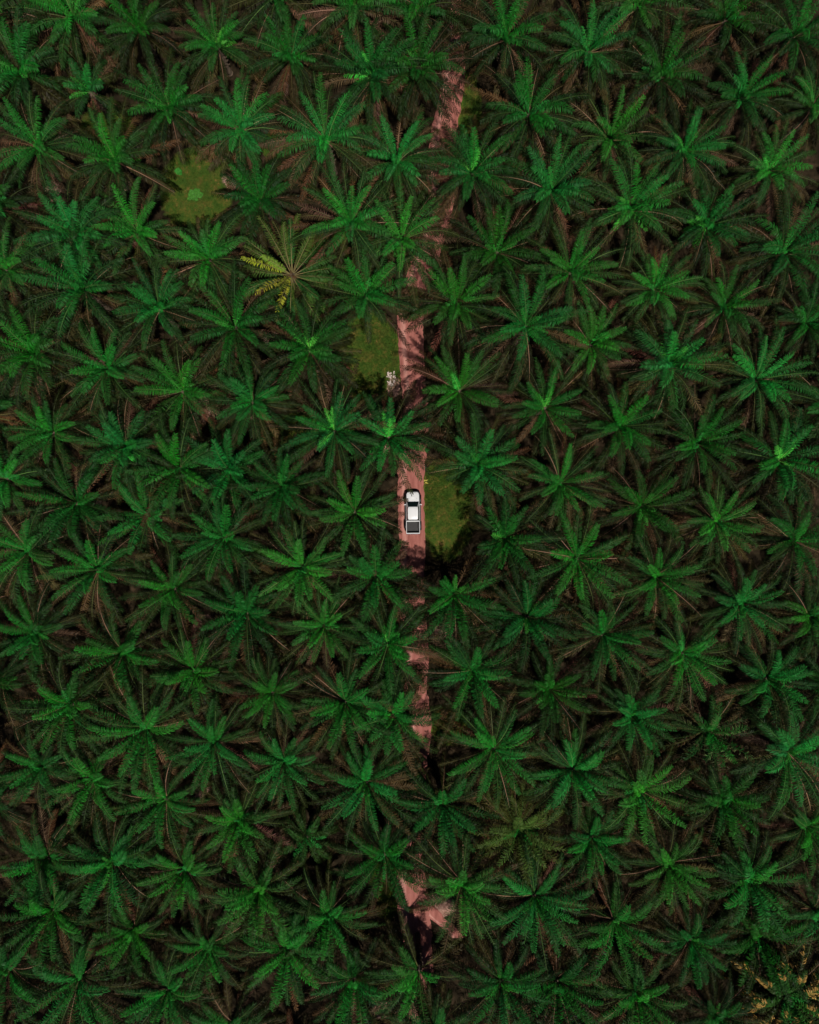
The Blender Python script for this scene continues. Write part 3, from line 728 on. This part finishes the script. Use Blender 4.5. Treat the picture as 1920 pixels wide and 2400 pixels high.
            w = empty('wheel', (0, 0, 0)); w.parent = t
            mesh_obj('tyre', bm, M['tyre'], w, smooth=True)
            bm = bmesh.new(); rings = []
            for (xx, r_) in ((.935, .255), (.985, .25), (.965, .20), (.985, .06)):
                rings.append([(s * xx, yc + r_ * math.cos(q * math.pi / 12), .385 + r_ * math.sin(q * math.pi / 12)) for q in range(24)])
            loft(bm, rings); mesh_obj('rim', bm, M['rim'], w)
        # lamps
        bm = bmesh.new(); loft(bm, [[(s * .50, 2.50, .80), (s * .50, 2.50, .92), (s * .50, 2.44, .955), (s * .50, 2.38, .80)], [(s * .80, 2.22, .82), (s * .80, 2.24, .94), (s * .775, 2.18, 1.0), (s * .74, 2.12, .82)]]); mesh_obj('headlight', bm, M['lamp'], t, bevel=.01)
        bm = bmesh.new(); box(bm, min(s * .77, s * .87), max(s * .77, s * .87), -2.60, -2.50, .72, 1.06); mesh_obj('tail_light', bm, M['redlens'], t, bevel=.012)
        # bed side walls: white top rail
        bm = bmesh.new()
        loft(bm, [[(s * .83, yy, .50), (s * .84, yy, .9), (s * .84, yy, 1.13), (s * .83, yy, 1.16), (s * .785, yy, 1.16), (s * .77, yy, 1.13), (s * .77, yy, .50)] for yy in (-1.04, -2.50)])
        bm_o = mesh_obj('bed_side', bm, P, t, bevel=.008)
    # bed front panel, floor, liner, tailgate
    bm = bmesh.new(); box(bm, -.768, .768, -1.13, -1.045, .60, 1.15); mesh_obj('bed_front_panel', bm, P, t, bevel=.01)
    bm = bmesh.new()
    box(bm, -.765, .765, -2.49, -1.135, .60, .66)
    for k in range(9):
        xx = -.5 + k * .125; box(bm, xx - .03, xx + .03, -2.47, -1.16, .655, .68)
    for s in (-1, 1):
        box(bm, min(s * .60, s * .764), max(s * .60, s * .764), -1.98, -1.26, .64, .90)
        box(bm, min(s * .735, s * .767), max(s * .735, s * .767), -2.47, -1.15, .64, 1.135)
    box(bm, -.76, .76, -2.495, -2.47, .64, 1.12); box(bm, -.76, .76, -1.16, -1.135, .64, 1.10)
    mesh_obj('bed_liner', bm, M['liner'], t)
    bm = bmesh.new(); box(bm, -.83, .83, -2.58, -2.505, .58, 1.14); tg = mesh_obj('tailgate', bm, P, t, bevel=.015)
    bm = bmesh.new(); box(bm, -.12, .12, -2.605, -2.578, .90, .99); mesh_obj('handle', bm, B, tg, bevel=.008)
    bm = bmesh.new(); box(bm, -.80, .80, -2.68, -2.585, .46, .62); mesh_obj('rear_bumper', bm, M['chrome'], t, bevel=.03)
    bm = bmesh.new()
    loft(bm, [[(xx, yy, .42), (xx, yy + .12, .46), (xx, yy + .13, .68), (xx, yy, .74)] for xx, yy in ((-.98, 2.04), (-.90, 2.30), (-.62, 2.48), (0, 2.54), (.62, 2.48), (.90, 2.30), (.98, 2.04))]); mesh_obj('front_bumper', bm, B, t, bevel=.015)
    bm = bmesh.new(); box(bm, -.48, .48, 2.46, 2.53, .76, .92)
    for k in range(3): box(bm, -.46, .46, 2.525, 2.545, .78 + .05 * k, .80 + .05 * k)
    mesh_obj('grille', bm, B, t)
    bm = bmesh.new(); box(bm, -.70, .70, -2.45, 2.3, .30, .47); mesh_obj('chassis', bm, B, t)
    # antenna
    bm = bmesh.new(); loft(bm, [[(.5 + .006 * math.cos(k * 2.1), .5 + .006 * math.sin(k * 2.1) - d, zr + z) for k in range(3)] for d, z in ((0, -.02), (.25, .28))]); mesh_obj('antenna', bm, B, rfo)
    t.rotation_euler = (0, 0, R(0.6))
truck()

# ------------------------------------------------------------------ camera, light, world
cam = bpy.data.cameras.new('camera'); co = bpy.data.objects.new('camera', cam); COL.objects.link(co)
co.location = (0, 0, H); co.rotation_euler = (0, 0, 0)
cam.sensor_fit = 'HORIZONTAL'; cam.sensor_width = 36; cam.lens = 36 * F_PX / 1920
cam.clip_end = 3000; cam.clip_start = 1
scene.camera = co
SUN_EL = 64.0
# direction towards the sun, in the ground plane: lower right of the picture
sx, sy = 0.35, -0.94
sun = bpy.data.lights.new('sun', 'SUN'); so = bpy.data.objects.new('sun', sun); COL.objects.link(so)
sun.energy = 5.0; sun.angle = R(0.53); sun.color = (1, 0.95, 0.88)
d = Vector((sx * math.cos(R(SUN_EL)), sy * math.cos(R(SUN_EL)), math.sin(R(SUN_EL))))
so.rotation_euler = (-d).to_track_quat('-Z', 'Y').to_euler()
so.location = (30, -40, 120)
w = bpy.data.worlds.new('World'); scene.world = w; w.use_nodes = True
nt = w.node_tree; bg = nt.nodes['Background']
sky = nt.nodes.new('ShaderNodeTexSky'); sky.sky_type = 'NISHITA'; sky.sun_disc = False
sky.air_density = 0.55; sky.dust_density = 0.4; sky.sun_elevation = R(SUN_EL); sky.sun_rotation = math.atan2(sx, sy)
nt.links.new(sky.outputs[0], bg.inputs[0]); bg.inputs[1].default_value = 0.05
scene.view_settings.view_transform = 'Standard'; scene.view_settings.look = 'None'
scene.view_settings.exposure = -0.42; scene.view_settings.gamma = 1.0
scene.render.engine = 'CYCLES'
cy = scene.cycles
cy.max_bounces = 5; cy.diffuse_bounces = 0; cy.glossy_bounces = 2; cy.transmission_bounces = 2; cy.transparent_max_bounces = 4
cy.caustics_reflective = False; cy.caustics_refractive = False
cy.use_denoising = True; cy.use_adaptive_sampling = True; cy.adaptive_threshold = 0.02
scene.render.film_transparent = False
